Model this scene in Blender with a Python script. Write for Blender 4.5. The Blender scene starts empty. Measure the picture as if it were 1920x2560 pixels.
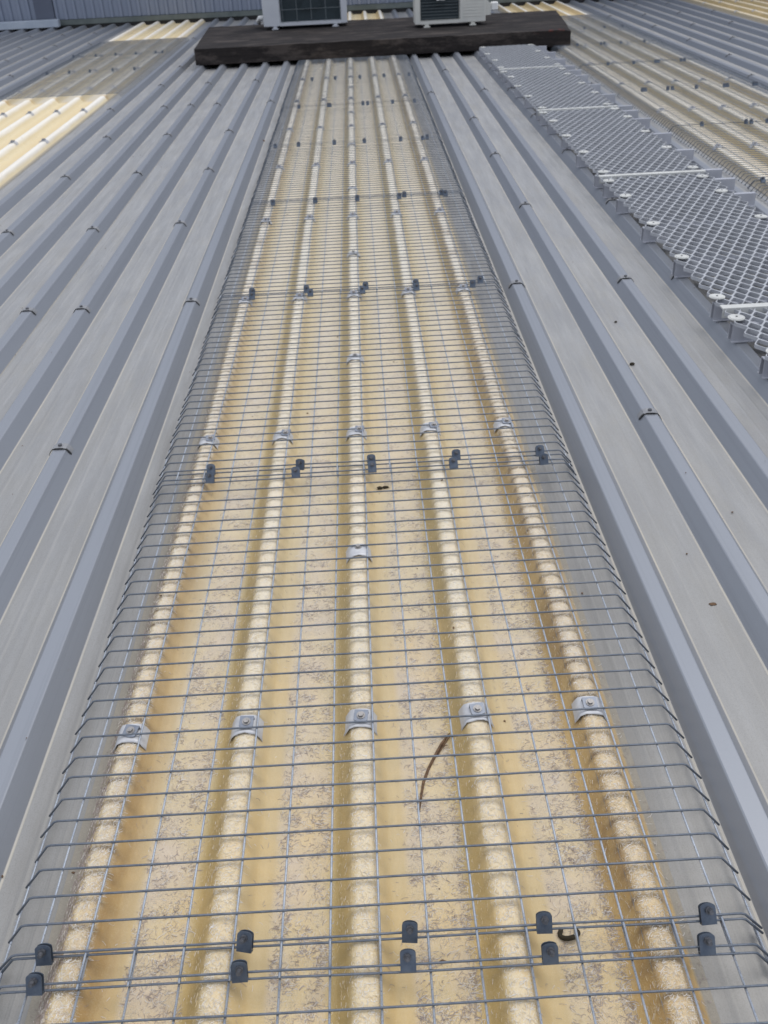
import bpy, math, random
import numpy as np
from mathutils import Matrix, Vector
R = math.radians
rnd = random.Random(7)
rng = np.random.default_rng(7)
C = bpy.context.scene.collection
W = 0.1905            # rib pitch of the roof sheeting
H = 0.036             # rib height
# ------------------------------------------------------------------ camera
yaw, pitch, roll, cx, cz = 0.0038412674814186395, 0.5647154384621379, -0.052639176098257086, 0.05181877541528, 1.1398139695005716
fw = Vector((math.sin(yaw)*math.cos(pitch), math.cos(yaw)*math.cos(pitch), -math.sin(pitch)))
r0 = Vector((math.cos(yaw), -math.sin(yaw), 0)); u0 = r0.cross(fw)
rr = r0*math.cos(roll)+u0*math.sin(roll); uu = u0*math.cos(roll)-r0*math.sin(roll)
cam = bpy.data.cameras.new("camera"); camo = bpy.data.objects.new("camera", cam); C.objects.link(camo)
M = Matrix.Identity(4)
for i in range(3):
    M[i][0], M[i][1], M[i][2] = rr[i], uu[i], -fw[i]
M[0][3], M[1][3], M[2][3] = cx, 0, cz
camo.matrix_world = M
cam.sensor_fit = 'VERTICAL'; cam.sensor_height = 36; cam.sensor_width = 27
cam.lens = 2393/2560*36
cam.clip_start = .02; cam.clip_end = 500
cam.dof.use_dof = True; cam.dof.focus_distance = 1.45; cam.dof.aperture_fstop = 11.5
bpy.context.scene.camera = camo
# ------------------------------------------------------------------ sky, sun, exposure
SUN_EL, SUN_AZ = 68, 60       # azimuth measured from +Y (away from the viewer) towards +X
wd = bpy.data.worlds.new("World"); bpy.context.scene.world = wd; wd.use_nodes = True
nt = wd.node_tree; nt.nodes.clear()
out = nt.nodes.new('ShaderNodeOutputWorld'); bg = nt.nodes.new('ShaderNodeBackground')
sky = nt.nodes.new('ShaderNodeTexSky'); sky.sky_type = 'NISHITA'; sky.sun_disc = False
sky.sun_elevation = R(SUN_EL); sky.sun_rotation = R(SUN_AZ); sky.dust_density = 3; sky.air_density = 1.0; sky.ozone_density = 1
hs = nt.nodes.new('ShaderNodeMix'); hs.data_type = 'RGBA'; hs.inputs[0].default_value = .75
# overcast cloud layer: the standard overcast sky, zenith three times as bright as the horizon
tc = nt.nodes.new('ShaderNodeTexCoord'); sx = nt.nodes.new('ShaderNodeSeparateXYZ'); nt.links.new(tc.outputs['Generated'], sx.inputs[0])
mz = nt.nodes.new('ShaderNodeMath'); mz.operation = 'MULTIPLY_ADD'; mz.use_clamp = False; nt.links.new(sx.outputs[2], mz.inputs[0]); mz.inputs[1].default_value = .48; mz.inputs[2].default_value = .52
mx = nt.nodes.new('ShaderNodeMath'); mx.operation = 'MAXIMUM'; nt.links.new(mz.outputs[0], mx.inputs[0]); mx.inputs[1].default_value = .22
cv = nt.nodes.new('ShaderNodeVectorMath'); cv.operation = 'SCALE'; cv.inputs[0].default_value = (13.6, 14.4, 16.2); nt.links.new(mx.outputs[0], cv.inputs[3])
nt.links.new(cv.outputs[0], hs.inputs[7])
nt.links.new(sky.outputs[0], hs.inputs[6]); nt.links.new(hs.outputs[2], bg.inputs[0])
bg.inputs[1].default_value = .085
nt.links.new(bg.outputs[0], out.inputs[0])
sl = bpy.data.lights.new("sun", 'SUN'); sl.energy = .9; sl.angle = R(40); sl.color = (1, .97, .92)
so = bpy.data.objects.new("sun", sl); C.objects.link(so)
sd = Vector((math.sin(R(SUN_AZ))*math.cos(R(SUN_EL)), math.cos(R(SUN_AZ))*math.cos(R(SUN_EL)), math.sin(R(SUN_EL))))
so.rotation_euler = sd.to_track_quat('Z', 'Y').to_euler(); so.location = (2, 6, 8)
vs = bpy.context.scene.view_settings
vs.view_transform = 'Standard'; vs.look = 'None'; vs.gamma = 1; vs.use_curve_mapping = False; vs.exposure = 0.12

# ------------------------------------------------------------------ node helpers
class N:
    def __init__(s, name):
        s.m = bpy.data.materials.new(name); s.m.use_nodes = True; s.t = s.m.node_tree; s.t.nodes.clear()
        s.o = s.t.nodes.new('ShaderNodeOutputMaterial'); s.b = s.t.nodes.new('ShaderNodeBsdfPrincipled')
        s.t.links.new(s.b.outputs[0], s.o.inputs[0])
        g = s.t.nodes.new('ShaderNodeNewGeometry'); s.pos = g.outputs['Position']; s.nrm = g.outputs['Normal']
        x = s.t.nodes.new('ShaderNodeSeparateXYZ'); s.l(s.pos, x.inputs[0]); s.X, s.Y, s.Z = x.outputs
    def l(s, a, b):
        if hasattr(a, 'links'): s.t.links.new(a, b)
        else: b.default_value = a
    def math(s, op, a, b=0.0, c=0.0, clamp=False):
        n = s.t.nodes.new('ShaderNodeMath'); n.operation = op; n.use_clamp = clamp
        s.l(a, n.inputs[0]); s.l(b, n.inputs[1]); s.l(c, n.inputs[2]); return n.outputs[0]
    def vec(s, x, y, z=0.0):
        n = s.t.nodes.new('ShaderNodeCombineXYZ'); s.l(x, n.inputs[0]); s.l(y, n.inputs[1]); s.l(z, n.inputs[2]); return n.outputs[0]
    def scale(s, v, k):
        n = s.t.nodes.new('ShaderNodeVectorMath'); n.operation = 'MULTIPLY'; s.l(v, n.inputs[0]); n.inputs[1].default_value = k; return n.outputs[0]
    def noise(s, v, sc=1.0, det=3, rough=.55, dist=0.0):
        n = s.t.nodes.new('ShaderNodeTexNoise'); s.l(v, n.inputs['Vector']); n.inputs['Scale'].default_value = sc
        n.inputs['Detail'].default_value = det; n.inputs['Roughness'].default_value = rough; n.inputs['Distortion'].default_value = dist
        return n.outputs[0]
    def voro(s, v, sc=1.0):
        n = s.t.nodes.new('ShaderNodeTexVoronoi'); s.l(v, n.inputs['Vector']); n.inputs['Scale'].default_value = sc; return n.outputs[0]
    def ramp(s, f, pts, interp='LINEAR'):
        n = s.t.nodes.new('ShaderNodeValToRGB'); n.color_ramp.interpolation = interp; e = n.color_ramp.elements
        while len(e) < len(pts): e.new(.5)
        for k, (p, c) in zip(e, pts):
            k.position = p; k.color = (c, c, c, 1) if isinstance(c, (int, float)) else (*c, 1)
        s.l(f, n.inputs[0]); return n.outputs[0]
    def mix(s, f, a, b, mode='MIX'):
        n = s.t.nodes.new('ShaderNodeMix'); n.data_type = 'RGBA'; n.blend_type = mode; s.l(f, n.inputs[0])
        for v, i in ((a, 6), (b, 7)):
            if isinstance(v, tuple): v = (*v, 1)
            s.l(v, n.inputs[i])
        return n.outputs[2]
    def bump(s, h, st=.3, d=.001):
        n = s.t.nodes.new('ShaderNodeBump'); n.inputs['Strength'].default_value = st; n.inputs['Distance'].default_value = d
        s.l(h, n.inputs['Height']); s.t.links.new(n.outputs[0], s.b.inputs['Normal'])
    def attr(s, name):
        n = s.t.nodes.new('ShaderNodeAttribute'); n.attribute_name = name; return n.outputs['Fac']
    def objrand(s):
        return s.t.nodes.new('ShaderNodeObjectInfo').outputs['Random']
    def set(s, col=None, rough=None, metal=None, spec=None):
        for k, v in (('Base Color', col), ('Roughness', rough), ('Metallic', metal), ('Specular IOR Level', spec)):
            if v is None: continue
            if isinstance(v, tuple): v = (*v, 1)
            s.l(v, s.b.inputs[k])
        return s.m
    def rib(s):               # position across one rib pitch, 0..1 with the crown at .5
        return s.math('FRACT', s.math('ADD', s.math('DIVIDE', s.X, W), 100.5))

def mat_steel():
    n = N('weathered_zinc_steel'); t = n.rib()
    st = n.noise(n.scale(n.pos, (60, 1.1, 60)), 1, 4, .6)
    cloud = n.noise(n.scale(n.pos, (5, 2.2, 5)), 1, 4, .6)
    spang = n.noise(n.scale(n.pos, (300, 260, 300)), 1, 3, .7)
    base = n.mix(n.ramp(cloud, [(.3, 0.0), (.7, 1.0)]), (.335, .345, .37), (.43, .435, .445))
    tint = n.noise(n.scale(n.pos, (14, 3.5, 14)), 1, 5, .7)
    base = n.mix(n.ramp(tint, [(.48, 0.0), (.66, .6)]), base, (.44, .415, .365))
    runs = n.ramp(n.noise(n.scale(n.pos, (95, .55, 95)), 1, 5, .65), [(.52, 0.0), (.6, .35), (.75, .5)])
    base = n.mix(runs, base, (.285, .29, .30))
    base = n.mix(n.ramp(st, [(.3, 0.0), (.75, .5)]), base, (.27, .285, .31))
    base = n.mix(n.math('MULTIPLY', spang, .45), base, (.25, .245, .235))
    # dust settled along the foot of each rib and across the pans
    foot = n.ramp(t, [(.0, .45), (.14, .55), (.255, .6), (.27, 1), (.284, 1), (.29, 0.0), (.71, 0.0), (.716, 1), (.73, 1), (.745, .6), (.86, .5), (1, .4)])
    dn = n.math('MULTIPLY', foot, n.ramp(n.noise(n.scale(n.pos, (12, 2.5, 12)), 1, 5, .65), [(.25, .35), (.75, .95)]))
    base = n.mix(n.math('MULTIPLY', dn, .55), base, (.43, .405, .35))
    ln = n.ramp(t, [(.262, 0.0), (.268, 1.0), (.284, 1.0), (.288, 0.0), (.712, 0.0), (.716, 1.0), (.732, 1.0), (.738, 0.0)])
        # brown grime washed off the skylights onto the steel beside them
    ax = n.math('ABSOLUTE', n.math('SUBTRACT', n.math('ABSOLUTE', n.X), 2.35*W))
    gr = n.math('MULTIPLY', n.ramp(ax, [(0, .8), (.05, .75), (.085, 0.0)]), n.ramp(n.noise(n.scale(n.pos, (9, 1.6, 9)), 1, 4), [(.2, .6), (.8, 1.0)]))
    base = n.mix(gr, base, (.225, .212, .19))
    # shade under the walkway grating, painted as near-black steel
    walk_shade = n.ramp(n.math('ABSOLUTE', n.math('SUBTRACT', n.X, 1.36)), [(0, .95), (.19, .95), (.235, 0.0)])
    base = n.mix(walk_shade, base, (.055, .055, .055))
    # fine grey-brown grit; near end painted darker, where the grazing sheen drops off
    gt = n.noise(n.scale(n.pos, (620, 430, 620)), 1, 3, .8)
    near_dim = n.math('MULTIPLY', n.ramp(n.math('DIVIDE', n.Y, 10.0), [(.06, .85), (.30, .25), (.6, .0)]), n.ramp(n.noise(n.scale(n.pos, (7, 2, 7)), 1, 4), [(.2, .6), (.8, 1.0)]))
    pm = n.ramp(t, [(.0, 1.0), (.268, 1.0), (.284, .0), (.716, .0), (.732, 1.0), (1, 1.0)])
    chalk = n.ramp(n.noise(n.scale(n.pos, (16, 1.5, 16)), 1.6, 6, .75), [(.42, 0.0), (.66, .42)])
    base = n.mix(n.math('MULTIPLY', chalk, pm), base, (.54, .54, .535))
    base = n.mix(pm, n.mix(runs, (.305, .322, .354), (.255, .270, .298)), base)
    near_dim = n.math('MULTIPLY', near_dim, n.math('MULTIPLY_ADD', pm, .8, .2))
    base = n.mix(near_dim, base, (.28, .27, .25))
    base = n.mix(n.math('MULTIPLY', n.ramp(gt, [(.48, 0.0), (.64, 1.0)]), n.math('MULTIPLY_ADD', pm, .3, .08)), base, (.20, .19, .17))
    base = n.mix(n.math('MULTIPLY', ln, n.math('MULTIPLY', tint, 1.1)), base, (.56, .51, .41))
    # faint rolled swages
    sw = n.ramp(t, [(.0, 0.0), (.075, 0.0), (.085, 1.0), (.095, 0.0), (.9, 0.0), (.905, 0.0), (.915, 1.0), (.925, 0.0)])
    base = n.mix(n.math('MULTIPLY', sw, .2), base, (.42, .40, .35))
    rusty = n.ramp(n.noise(n.scale(n.pos, (38, 22, 38)), 1, 5, .7), [(.70, 0.0), (.78, .55)])
    base = n.mix(rusty, base, (.26, .235, .2))
    ru = n.math('ADD', n.math('MULTIPLY', dn, .25), n.math('MULTIPLY_ADD', st, .12, .36))
    n.bump(n.math('ADD', n.math('MULTIPLY', n.noise(n.scale(n.pos, (9, 1.5, 9)), 1, 2), 4), n.math('MULTIPLY', spang, .3)), .35, .0012)
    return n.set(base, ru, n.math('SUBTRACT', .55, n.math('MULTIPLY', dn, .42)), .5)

def mat_fibre():
    n = N('weathered_fibreglass'); t = n.rib()
    stain = n.attr('stain'); cov = n.attr('bare')
    wob = n.math('MULTIPLY', n.math('SUBTRACT', n.noise(n.scale(n.pos, (18, 5, 18)), 1, 4, .6), .5), .07)
    tt = n.math('ADD', t, wob)
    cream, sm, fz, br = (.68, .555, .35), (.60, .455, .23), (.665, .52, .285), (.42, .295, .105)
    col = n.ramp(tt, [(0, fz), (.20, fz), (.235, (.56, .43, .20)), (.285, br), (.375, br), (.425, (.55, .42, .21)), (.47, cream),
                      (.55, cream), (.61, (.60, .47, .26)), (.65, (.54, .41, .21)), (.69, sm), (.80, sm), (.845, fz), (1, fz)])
    # outermost ribs of each sheet are stained deep orange
    ex = n.attr('edge')
    oran = n.mix(n.ramp(n.noise(n.scale(n.pos, (14, 3, 14)), 1, 4), [(.25, 0.0), (.8, 1.0)]), (.43, .25, .07), (.27, .145, .04))
    flank = n.ramp(tt, [(.20, .0), (.26, .95), (.41, 1.0), (.47, .15), (.56, .12), (.62, .9), (.74, .75), (.86, .0)])
    exn = n.math('MULTIPLY', n.math('MULTIPLY', ex, flank), n.ramp(n.noise(n.scale(n.pos, (45, 16, 45)), 1, 4, .65), [(.2, .6), (.55, 1.0)]))
    col = n.mix(exn, col, oran)
    oc = n.math('MULTIPLY', n.math('MULTIPLY', ex, n.ramp(t, [(.42, 0.0), (.46, 1.0), (.58, 1.0), (.62, 0.0)])), n.ramp(n.noise(n.scale(n.pos, (60, 45, 60)), 1, 4, .7), [(.3, .25), (.65, .9)]))
    col = n.mix(oc, col, (.50, .36, .20))
    # broad patchy yellowing
    pt = n.noise(n.scale(n.pos, (9, 4, 9)), 1, 5, .65)
    col = n.mix(n.ramp(pt, [(.42, 0.0), (.7, .6)]), col, (.72, .49, .19))
    pk = n.noise(n.scale(n.pos, (11, 7, 3)), 1.3, 4, .6)
    pank = n.ramp(t, [(.2, 1.0), (.26, 0.0), (.80, 0.0), (.85, 1.0)])
    col = n.mix(n.math('MULTIPLY', pank, n.ramp(pk, [(.4, 0.0), (.68, .65)])), col, (.62, .51, .42))
    # glass fibres laid bare: fine curly streaks, in clumps
    f1 = n.noise(n.scale(n.pos, (260, 520, 100)), 1, 2, .5, 2.2)
    f2 = n.noise(n.scale(n.pos, (420, 200, 100)), 1.2, 2, .5, 2.5)
    cl = n.ramp(n.noise(n.scale(n.pos, (34, 26, 10)), 1, 4, .65), [(.40, 0.0), (.6, 1.0)])
    d1 = n.math('MULTIPLY', n.math('MULTIPLY', n.ramp(f1, [(.52, 0.0), (.60, 1.0)]), cl), n.math('MULTIPLY_ADD', pank, .75, .06))
    col = n.mix(d1, col, (.29, .235, .20))
    crown = n.ramp(t, [(.40, .25), (.44, 1.0), (.59, 1.0), (.62, .15)])
    w1 = n.math('MULTIPLY', n.ramp(f2, [(.50, 0.0), (.62, .8)]), n.math('MAXIMUM', n.math('MULTIPLY', crown, .75), n.math('MULTIPLY', pank, .35)))
    col = n.mix(w1, col, (.78, .73, .62))
    # bleached where the sheet climbs away, with sky reflection painted into the pale pans
    bl = n.ramp(n.math('DIVIDE', n.Y, 12.0), [(.05, 0.0), (.12, .30), (.30, .68), (1, .88)])
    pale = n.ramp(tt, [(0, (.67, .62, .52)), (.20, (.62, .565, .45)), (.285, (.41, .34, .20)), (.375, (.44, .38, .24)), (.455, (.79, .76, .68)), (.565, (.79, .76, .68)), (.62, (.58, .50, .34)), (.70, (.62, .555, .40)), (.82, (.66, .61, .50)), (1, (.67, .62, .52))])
    col = n.mix(n.math('MULTIPLY', bl, n.math('SUBTRACT', 1.0, cov)), col, pale)
    fresh = n.ramp(tt, [(0, (.74, .60, .35)), (.25, (.72, .56, .30)), (.40, (.70, .55, .30)), (.45, (.88, .86, .80)), (.60, (.88, .86, .80)), (.66, (.80, .70, .47)), (1, (.74, .60, .35))])
    fo = n.math('MULTIPLY', n.math('GREATER_THAN', cov, .8), n.ramp(n.noise(n.scale(n.pos, (4, 1.2, 4)), 1, 4), [(.2, .95), (.8, .6)]))
    col = n.mix(fo, col, fresh)
    # brown rub marks under each wire
    sn = n.math('MULTIPLY', stain, n.ramp(n.noise(n.scale(n.pos, (120, 60, 60)), 1, 3), [(.25, .3), (.7, 1.0)]))
    col = n.mix(n.math('MULTIPLY', sn, .9), col, (.20, .135, .075))
    # outer lip is dirty grey
    lip = n.attr('lip')
    col = n.mix(lip, col, n.mix(f1, (.22, .20, .165), (.40, .355, .28)))
    ru = n.math('MULTIPLY_ADD', n.math('MAXIMUM', crown, pank), .3, .42)
    n.bump(n.math('ADD', f1, n.math('MULTIPLY', f2, .8)), .5, .0012)
    return n.set(col, ru, 0.0, .4)

def mat_simple(name, a, b, sc=40, rough=.5, metal=0.0, bump=0.0, rv=.1, spec=.5):
    n = N(name); f = n.noise(n.pos, sc, 4, .6)
    f = n.ramp(f, [(.3, 0.0), (.7, 1.0)])
    n.set(n.mix(f, a, b), n.math('MULTIPLY_ADD', f, rv, rough), metal, spec)
    if bump: n.bump(n.noise(n.pos, sc*4, 4, .6), bump, .001)
    return n.m
def mat_wire(nm='galvanised_wire', A=(.115, .135, .165), B=(.185, .205, .235)):
    n = N(nm); f = n.noise(n.scale(n.pos, (60, 60, 60)), 1, 3); g = n.noise(n.scale(n.pos, (700, 700, 700)), 1, 2)
    c = n.mix(n.ramp(f, [(.3, 0.0), (.7, 1.0)]), A, B)
    c = n.mix(n.ramp(g, [(.58, 0.0), (.68, .75)]), c, (.075, .08, .09))
    n.bump(g, .5, .0006)
    return n.set(c, .5, .45, .5)
def mat_clad():
    n = N('wall_cladding_steel'); s1 = n.noise(n.scale(n.pos, (6, 1, .6)), 1, 4)
    return n.set(n.mix(s1, (.20, .235, .31), (.27, .30, .37)), .45, .35, .5)
def mat_plinth():
    n = N('weathered_dark_board')
    a = n.noise(n.scale(n.pos, (1.6, 9, 30)), 1, 6, .75); b = n.noise(n.scale(n.pos, (3, 9, 9)), 1, 5, .7)
    c = n.mix(n.ramp(a, [(.3, 0.0), (.75, 1.0)]), (.008, .0065, .0065), (.030, .024, .022))
    c = n.mix(n.ramp(b, [(.5, 0.0), (.64, .55)]), c, (.10, .082, .072))
    red = n.math('MULTIPLY', n.ramp(n.math('SUBTRACT', n.X, 1.62), [(.0, 0.0), (.2, 1.0)]), n.math('MULTIPLY', n.ramp(n.Z, [(.10, 0.0), (.13, 1.0)]), n.math('LESS_THAN', n.Y, 9.46)))
    c = n.mix(n.math('MULTIPLY', red, n.ramp(n.noise(n.scale(n.pos, (20, 6, 60)), 1, 4), [(.55, 0.0), (.64, .7)])), c, (.14, .028, .018))
    n.bump(a, .8, .006)
    return n.set(c, .85, 0.0, .3)

LWIRE = mat_wire('pale_galvanised_wire', (.36, .40, .46), (.48, .51, .55))
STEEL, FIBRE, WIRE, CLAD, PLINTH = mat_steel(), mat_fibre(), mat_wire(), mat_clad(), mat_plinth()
CLIP = mat_simple('dark_galvanised_plate', (.07, .09, .125), (.13, .155, .19), 60, .42, .55, .3)
NUT = mat_simple('nut_metal', (.07, .075, .085), (.17, .17, .18), 200, .45, .6, .3)
SADDLE = mat_simple('pale_saddle_metal', (.46, .46, .47), (.60, .60, .60), 50, .45, .25, .15)
CLEAT = mat_simple('grey_cleat_metal', (.18, .20, .24), (.27, .29, .33), 60, .4, .5, .2)
BOLT = mat_simple('bolt_metal', (.25, .24, .23), (.40, .38, .36), 300, .4, .6, .3)
WASHER = mat_simple('roof_saddle_washer', (.25, .255, .265), (.34, .34, .345), 60, .5, .5, .1)
MATTBLACK = mat_simple('matt_black', (.018, .018, .018), (.03, .03, .03), 60, .8)
GRATE = mat_simple('grating_aluminium', (.39, .40, .42), (.49, .50, .52), 30, .45, .3, .1)
STRIP = mat_simple('pale_joint_strip', (.50, .50, .475), (.62, .62, .585), 20, .5)
BATTEN = mat_simple('batten_aluminium', (.40, .41, .45), (.50, .51, .55), 12, .4, .35)
ACW = mat_simple('ac_casing_paint', (.50, .52, .56), (.56, .58, .61), 5, .45)
ACW2 = mat_simple('ac_casing_ivory', (.56, .56, .52), (.63, .62, .57), 5, .45)
ACD = mat_simple('ac_coil_dark', (.010, .022, .028), (.02, .035, .042), 30, .5)
ACG = mat_simple('ac_grille_wire', (.10, .12, .13), (.14, .16, .17), 30, .5)
WHITE = mat_simple('white_plastic', (.74, .74, .72), (.8, .8, .78), 10, .4)
FLASH = mat_simple('base_flashing', (.10, .12, .115), (.16, .18, .17), 8, .6, .2)
BOXM = mat_simple('pale_blue_flashing', (.36, .41, .48), (.44, .49, .55), 6, .5, .2)
DOORM = mat_simple('dark_wall_panel', (.075, .09, .13), (.10, .115, .155), 3, .5)
FH1 = mat_simple('grey_glass_fibre', (.24, .19, .175), (.46, .39, .36), 90, .6)
FH2 = mat_simple('white_glass_fibre', (.62, .58, .52), (.82, .79, .74), 90, .5)
FH3 = mat_simple('golden_glass_fibre', (.58, .46, .26), (.74, .65, .45), 90, .5)
TWIG = mat_simple('twig_bark', (.07, .038, .02), (.22, .13, .07), 160, .8, 0, .4)
DARK = mat_simple('dark_debris', (.018, .014, .008), (.05, .038, .02), 300, .85, 0, .5)
DRUST = mat_simple('dry_brown_leaf', (.10, .055, .03), (.18, .11, .06), 200, .8, 0, .4)

# ------------------------------------------------------------------ mesh helpers
class MB:
    def __init__(s): s.v, s.f, s.mi = [], [], []
    def add(s, v, f, m=0):
        o = len(s.v); s.v += [tuple(p) for p in v]; s.f += [tuple(i+o for i in q) for q in f]; s.mi += [m]*len(f)
    def box(s, x0, x1, y0, y1, z0, z1, m=0, b=0.0):
        if b <= 0:
            v = [(x, y, z) for z in (z0, z1) for y in (y0, y1) for x in (x0, x1)]
            s.add(v, [(0, 2, 3, 1), (4, 5, 7, 6), (0, 1, 5, 4), (2, 6, 7, 3), (0, 4, 6, 2), (1, 3, 7, 5)], m); return
        # box with bevelled top and vertical edges
        def ring(i, z): return [(x0+i+b, y0+i, z), (x1-i-b, y0+i, z), (x1-i, y0+i+b, z), (x1-i, y1-i-b, z), (x1-i-b, y1-i, z), (x0+i+b, y1-i, z), (x0+i, y1-i-b, z), (x0+i, y0+i+b, z)]
        v = ring(b*.6, z0)+ring(0, z0+b*.6)+ring(0, z1-b*.6)+ring(b*.6, z1)
        f = [tuple(reversed(range(8))), tuple(range(24, 32))]
        for k in range(3):
            for i in range(8): f.append((k*8+i, k*8+(i+1) % 8, k*8+8+(i+1) % 8, k*8+8+i))
        s.add(v, f, m)
    def tube(s, pts, r, n=6, m=0, caps=True):
        pts = [Vector(p) for p in pts]; rs = r if isinstance(r, (list, tuple)) else [r]*len(pts)
        v = []; k = len(pts); up = None
        for i, p in enumerate(pts):
            d = (pts[min(i+1, k-1)]-pts[max(i-1, 0)]).normalized()
            if up is None:
                up = Vector((0, 0, 1)) if abs(d.z) < .9 else Vector((1, 0, 0))
            a = d.cross(up).normalized(); up = a.cross(d).normalized()
            for j in range(n):
                t = 2*math.pi*j/n; v.append(p+(a*math.cos(t)+up*math.sin(t))*rs[i])
        f = []
        for i in range(k-1):
            for j in range(n): f.append((i*n+j, i*n+(j+1) % n, (i+1)*n+(j+1) % n, (i+1)*n+j))
        if caps: f += [tuple(reversed(range(n))), tuple(range((k-1)*n, k*n))]
        s.add(v, f, m)
    def prism(s, poly, z0, z1, m=0):
        n = len(poly); v = [(x, y, z0) for x, y in poly]+[(x, y, z1) for x, y in poly]
        f = [tuple(reversed(range(n))), tuple(range(n, 2*n))]+[(i, (i+1) % n, n+(i+1) % n, n+i) for i in range(n)]
        s.add(v, f, m)
    def mesh(s, name, mats, smooth=False):
        me = bpy.data.meshes.new(name); me.from_pydata(s.v, [], s.f)
        for m in (mats if isinstance(mats, (list, tuple)) else [mats]): me.materials.append(m)
        me.polygons.foreach_set('material_index', s.mi)
        if smooth: me.polygons.foreach_set('use_smooth', [True]*len(s.f))
        me.update(); return me
    def obj(s, name, mats, parent=None, smooth=False, **k):
        return link(name, s.mesh(name, mats, smooth), parent, **k)
def link(name, data, parent=None, loc=(0, 0, 0), rot=(0, 0, 0), kind=None, label=None, cat=None, group=None):
    o = bpy.data.objects.new(name, data); C.objects.link(o)
    if parent is not None: o.parent = parent
    o.location = loc; o.rotation_euler = rot
    if kind: o['kind'] = kind
    if label: o['label'] = label
    if cat: o['category'] = cat
    if group: o['group'] = group
    return o
def weld(o, w=.001, seg=1):
    b = o.modifiers.new('bevel', 'BEVEL'); b.width = w; b.segments = seg; b.limit_method = 'ANGLE'

# rib cross-section ------------------------------------------------
CH, FH = .0160, .0410      # half widths of crown and of foot
def zprof(d):              # d = distance from rib centre
    d = abs(d)
    if d <= CH: return 0.0
    if d >= FH: return -H
    return -H*(d-CH)/(FH-CH)
def sprof(x): return zprof(x-W*round(x/W))

# ------------------------------------------------------------------ steel roof
Y0R, Y1R = -.9, 13.95
roof = link('steel_roof', None, kind='structure')
def steel_sheet_mesh(lowlast=False):
    xs, dz = [], []
    def p(x, z): xs.append(x); dz.append(z)
    for k in range(5):
        c = k*W; low = -.0052 if k == 0 else (-.0045 if (lowlast and k == 4) else 0.0)
        if k > 0: p(c-FH-.0025, -H+low*.3); p(c-FH, -H+.0006+low*.6)
        if k == 0: p(c-CH-.004, -.0055)
        p(c-CH-.0012, -.0008*2+low); p(c-CH+.0012, low); p(c+CH-.0012, low); p(c+CH+.0012, -.0016+low)
        p(c+FH, -H+.0006+low*.8*(k == 4)); p(c+FH+.0025, -H+low*.8*(k == 4))
        if k < 4:
            for q in (.0755, .115):       # two faint rolled swages in the pan
                p(c+q-.006, -H); p(c+q, -H+.0007); p(c+q+.006, -H)
    n = len(xs); ys = np.linspace(Y0R, Y1R, 60)
    rows = []
    b = MB()
    v = [(x, y, z) for y in ys for x, z in zip(xs, dz)]
    f = [(j*n+i, j*n+i+1, (j+1)*n+i+1, (j+1)*n+i) for j in range(len(ys)-1) for i in range(n-1)]
    b.add(v, f); return b.mesh('roof_sheet', STEEL)
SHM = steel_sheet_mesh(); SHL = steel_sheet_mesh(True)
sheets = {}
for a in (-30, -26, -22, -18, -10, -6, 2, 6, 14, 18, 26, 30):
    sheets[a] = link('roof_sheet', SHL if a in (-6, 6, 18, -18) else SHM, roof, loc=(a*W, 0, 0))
# saddle washers with screws on the crowns
def washer_mesh():
    b = MB(); L = .013; zz = .0018
    pr = [(-.0285, -H*.46+zz), (-.0235, -.0075+zz), (-.0175, -.0005+zz), (-.009, zz+.0022), (.009, zz+.0022), (.0175, -.0005+zz), (.0235, -.0075+zz), (.0285, -H*.46+zz)]
    v = [(x, y, z) for y in (-L, L) for x, z in pr]+[(x, y, z-.0016) for y in (-L, L) for x, z in pr]
    n = len(pr); f = [(i, i+1, n+i+1, n+i) for i in range(n-1)]
    f += [(2*n+i, 2*n+i+1, i+1, i) for i in range(n-1)]+[(n+i, n+i+1, 3*n+i+1, 3*n+i) for i in range(n-1)]
    b.add(v, f, 0)
    # dark strip under its near edge
    v = [(x*1.03, -L-.0022, z-.0002) for x, z in pr]+[(x*1.03, -L+.004, z-.0004) for x, z in pr]+[(x*1.03, -L-.0022, z-.0026) for x, z in pr]
    b.add(v, [(i, i+1, n+i+1, n+i) for i in range(n-1)]+[(2*n+i, 2*n+i+1, i+1, i) for i in range(n-1)], 1)
    return b.mesh('saddle_washer', [WASHER, MATTBLACK])
def hexm(name, r, z0, z1, mat, shank=None):
    b = MB(); pl = [(r*math.cos(k*math.pi/3+.3), r*math.sin(k*math.pi/3+.3)) for k in range(6)]
    b.prism(pl, z0, z1)
    if shank: b.prism([(shank*math.cos(k*math.pi/4), shank*math.sin(k*math.pi/4)) for k in range(8)], z1, z1+.0075)
    return b.mesh(name, mat)
WM = washer_mesh(); SCM = hexm('screw_head', .0052, .0025, .0085, NUT)
ROWS = [-.9+.02, .15, 1.175, 2.205, 3.245, 4.262, 5.288, 6.315, 7.34, 8.37, 9.42, 10.57, 11.69, 12.8]
ODD = {4, 8, 12}
for ri, yy in enumerate(ROWS):
    if yy < .5: continue
    for k in range(-29, 34):
        if (k+14) % 12 <= 4 and k > -20: continue              # ribs of the skylights
        isodd = k % 2 != 0
        if isodd != (ri in ODD) and not (k in (-6, 6) and ri in ODD): continue
        if ri in (2,) and abs(k) < 4: continue
        par = None
        for a, so_ in sheets.items():
            if a < k <= a+4: par = (a, so_)
        if par is None: continue
        w_ = link('saddle_washer', WM, par[1], loc=(k*W-par[0]*W, yy+rnd.uniform(-.012, .012), 0), rot=(0, 0, rnd.uniform(-.06, .06)))
        link('screw_head', SCM, w_, rot=(0, 0, rnd.random()))

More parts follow.
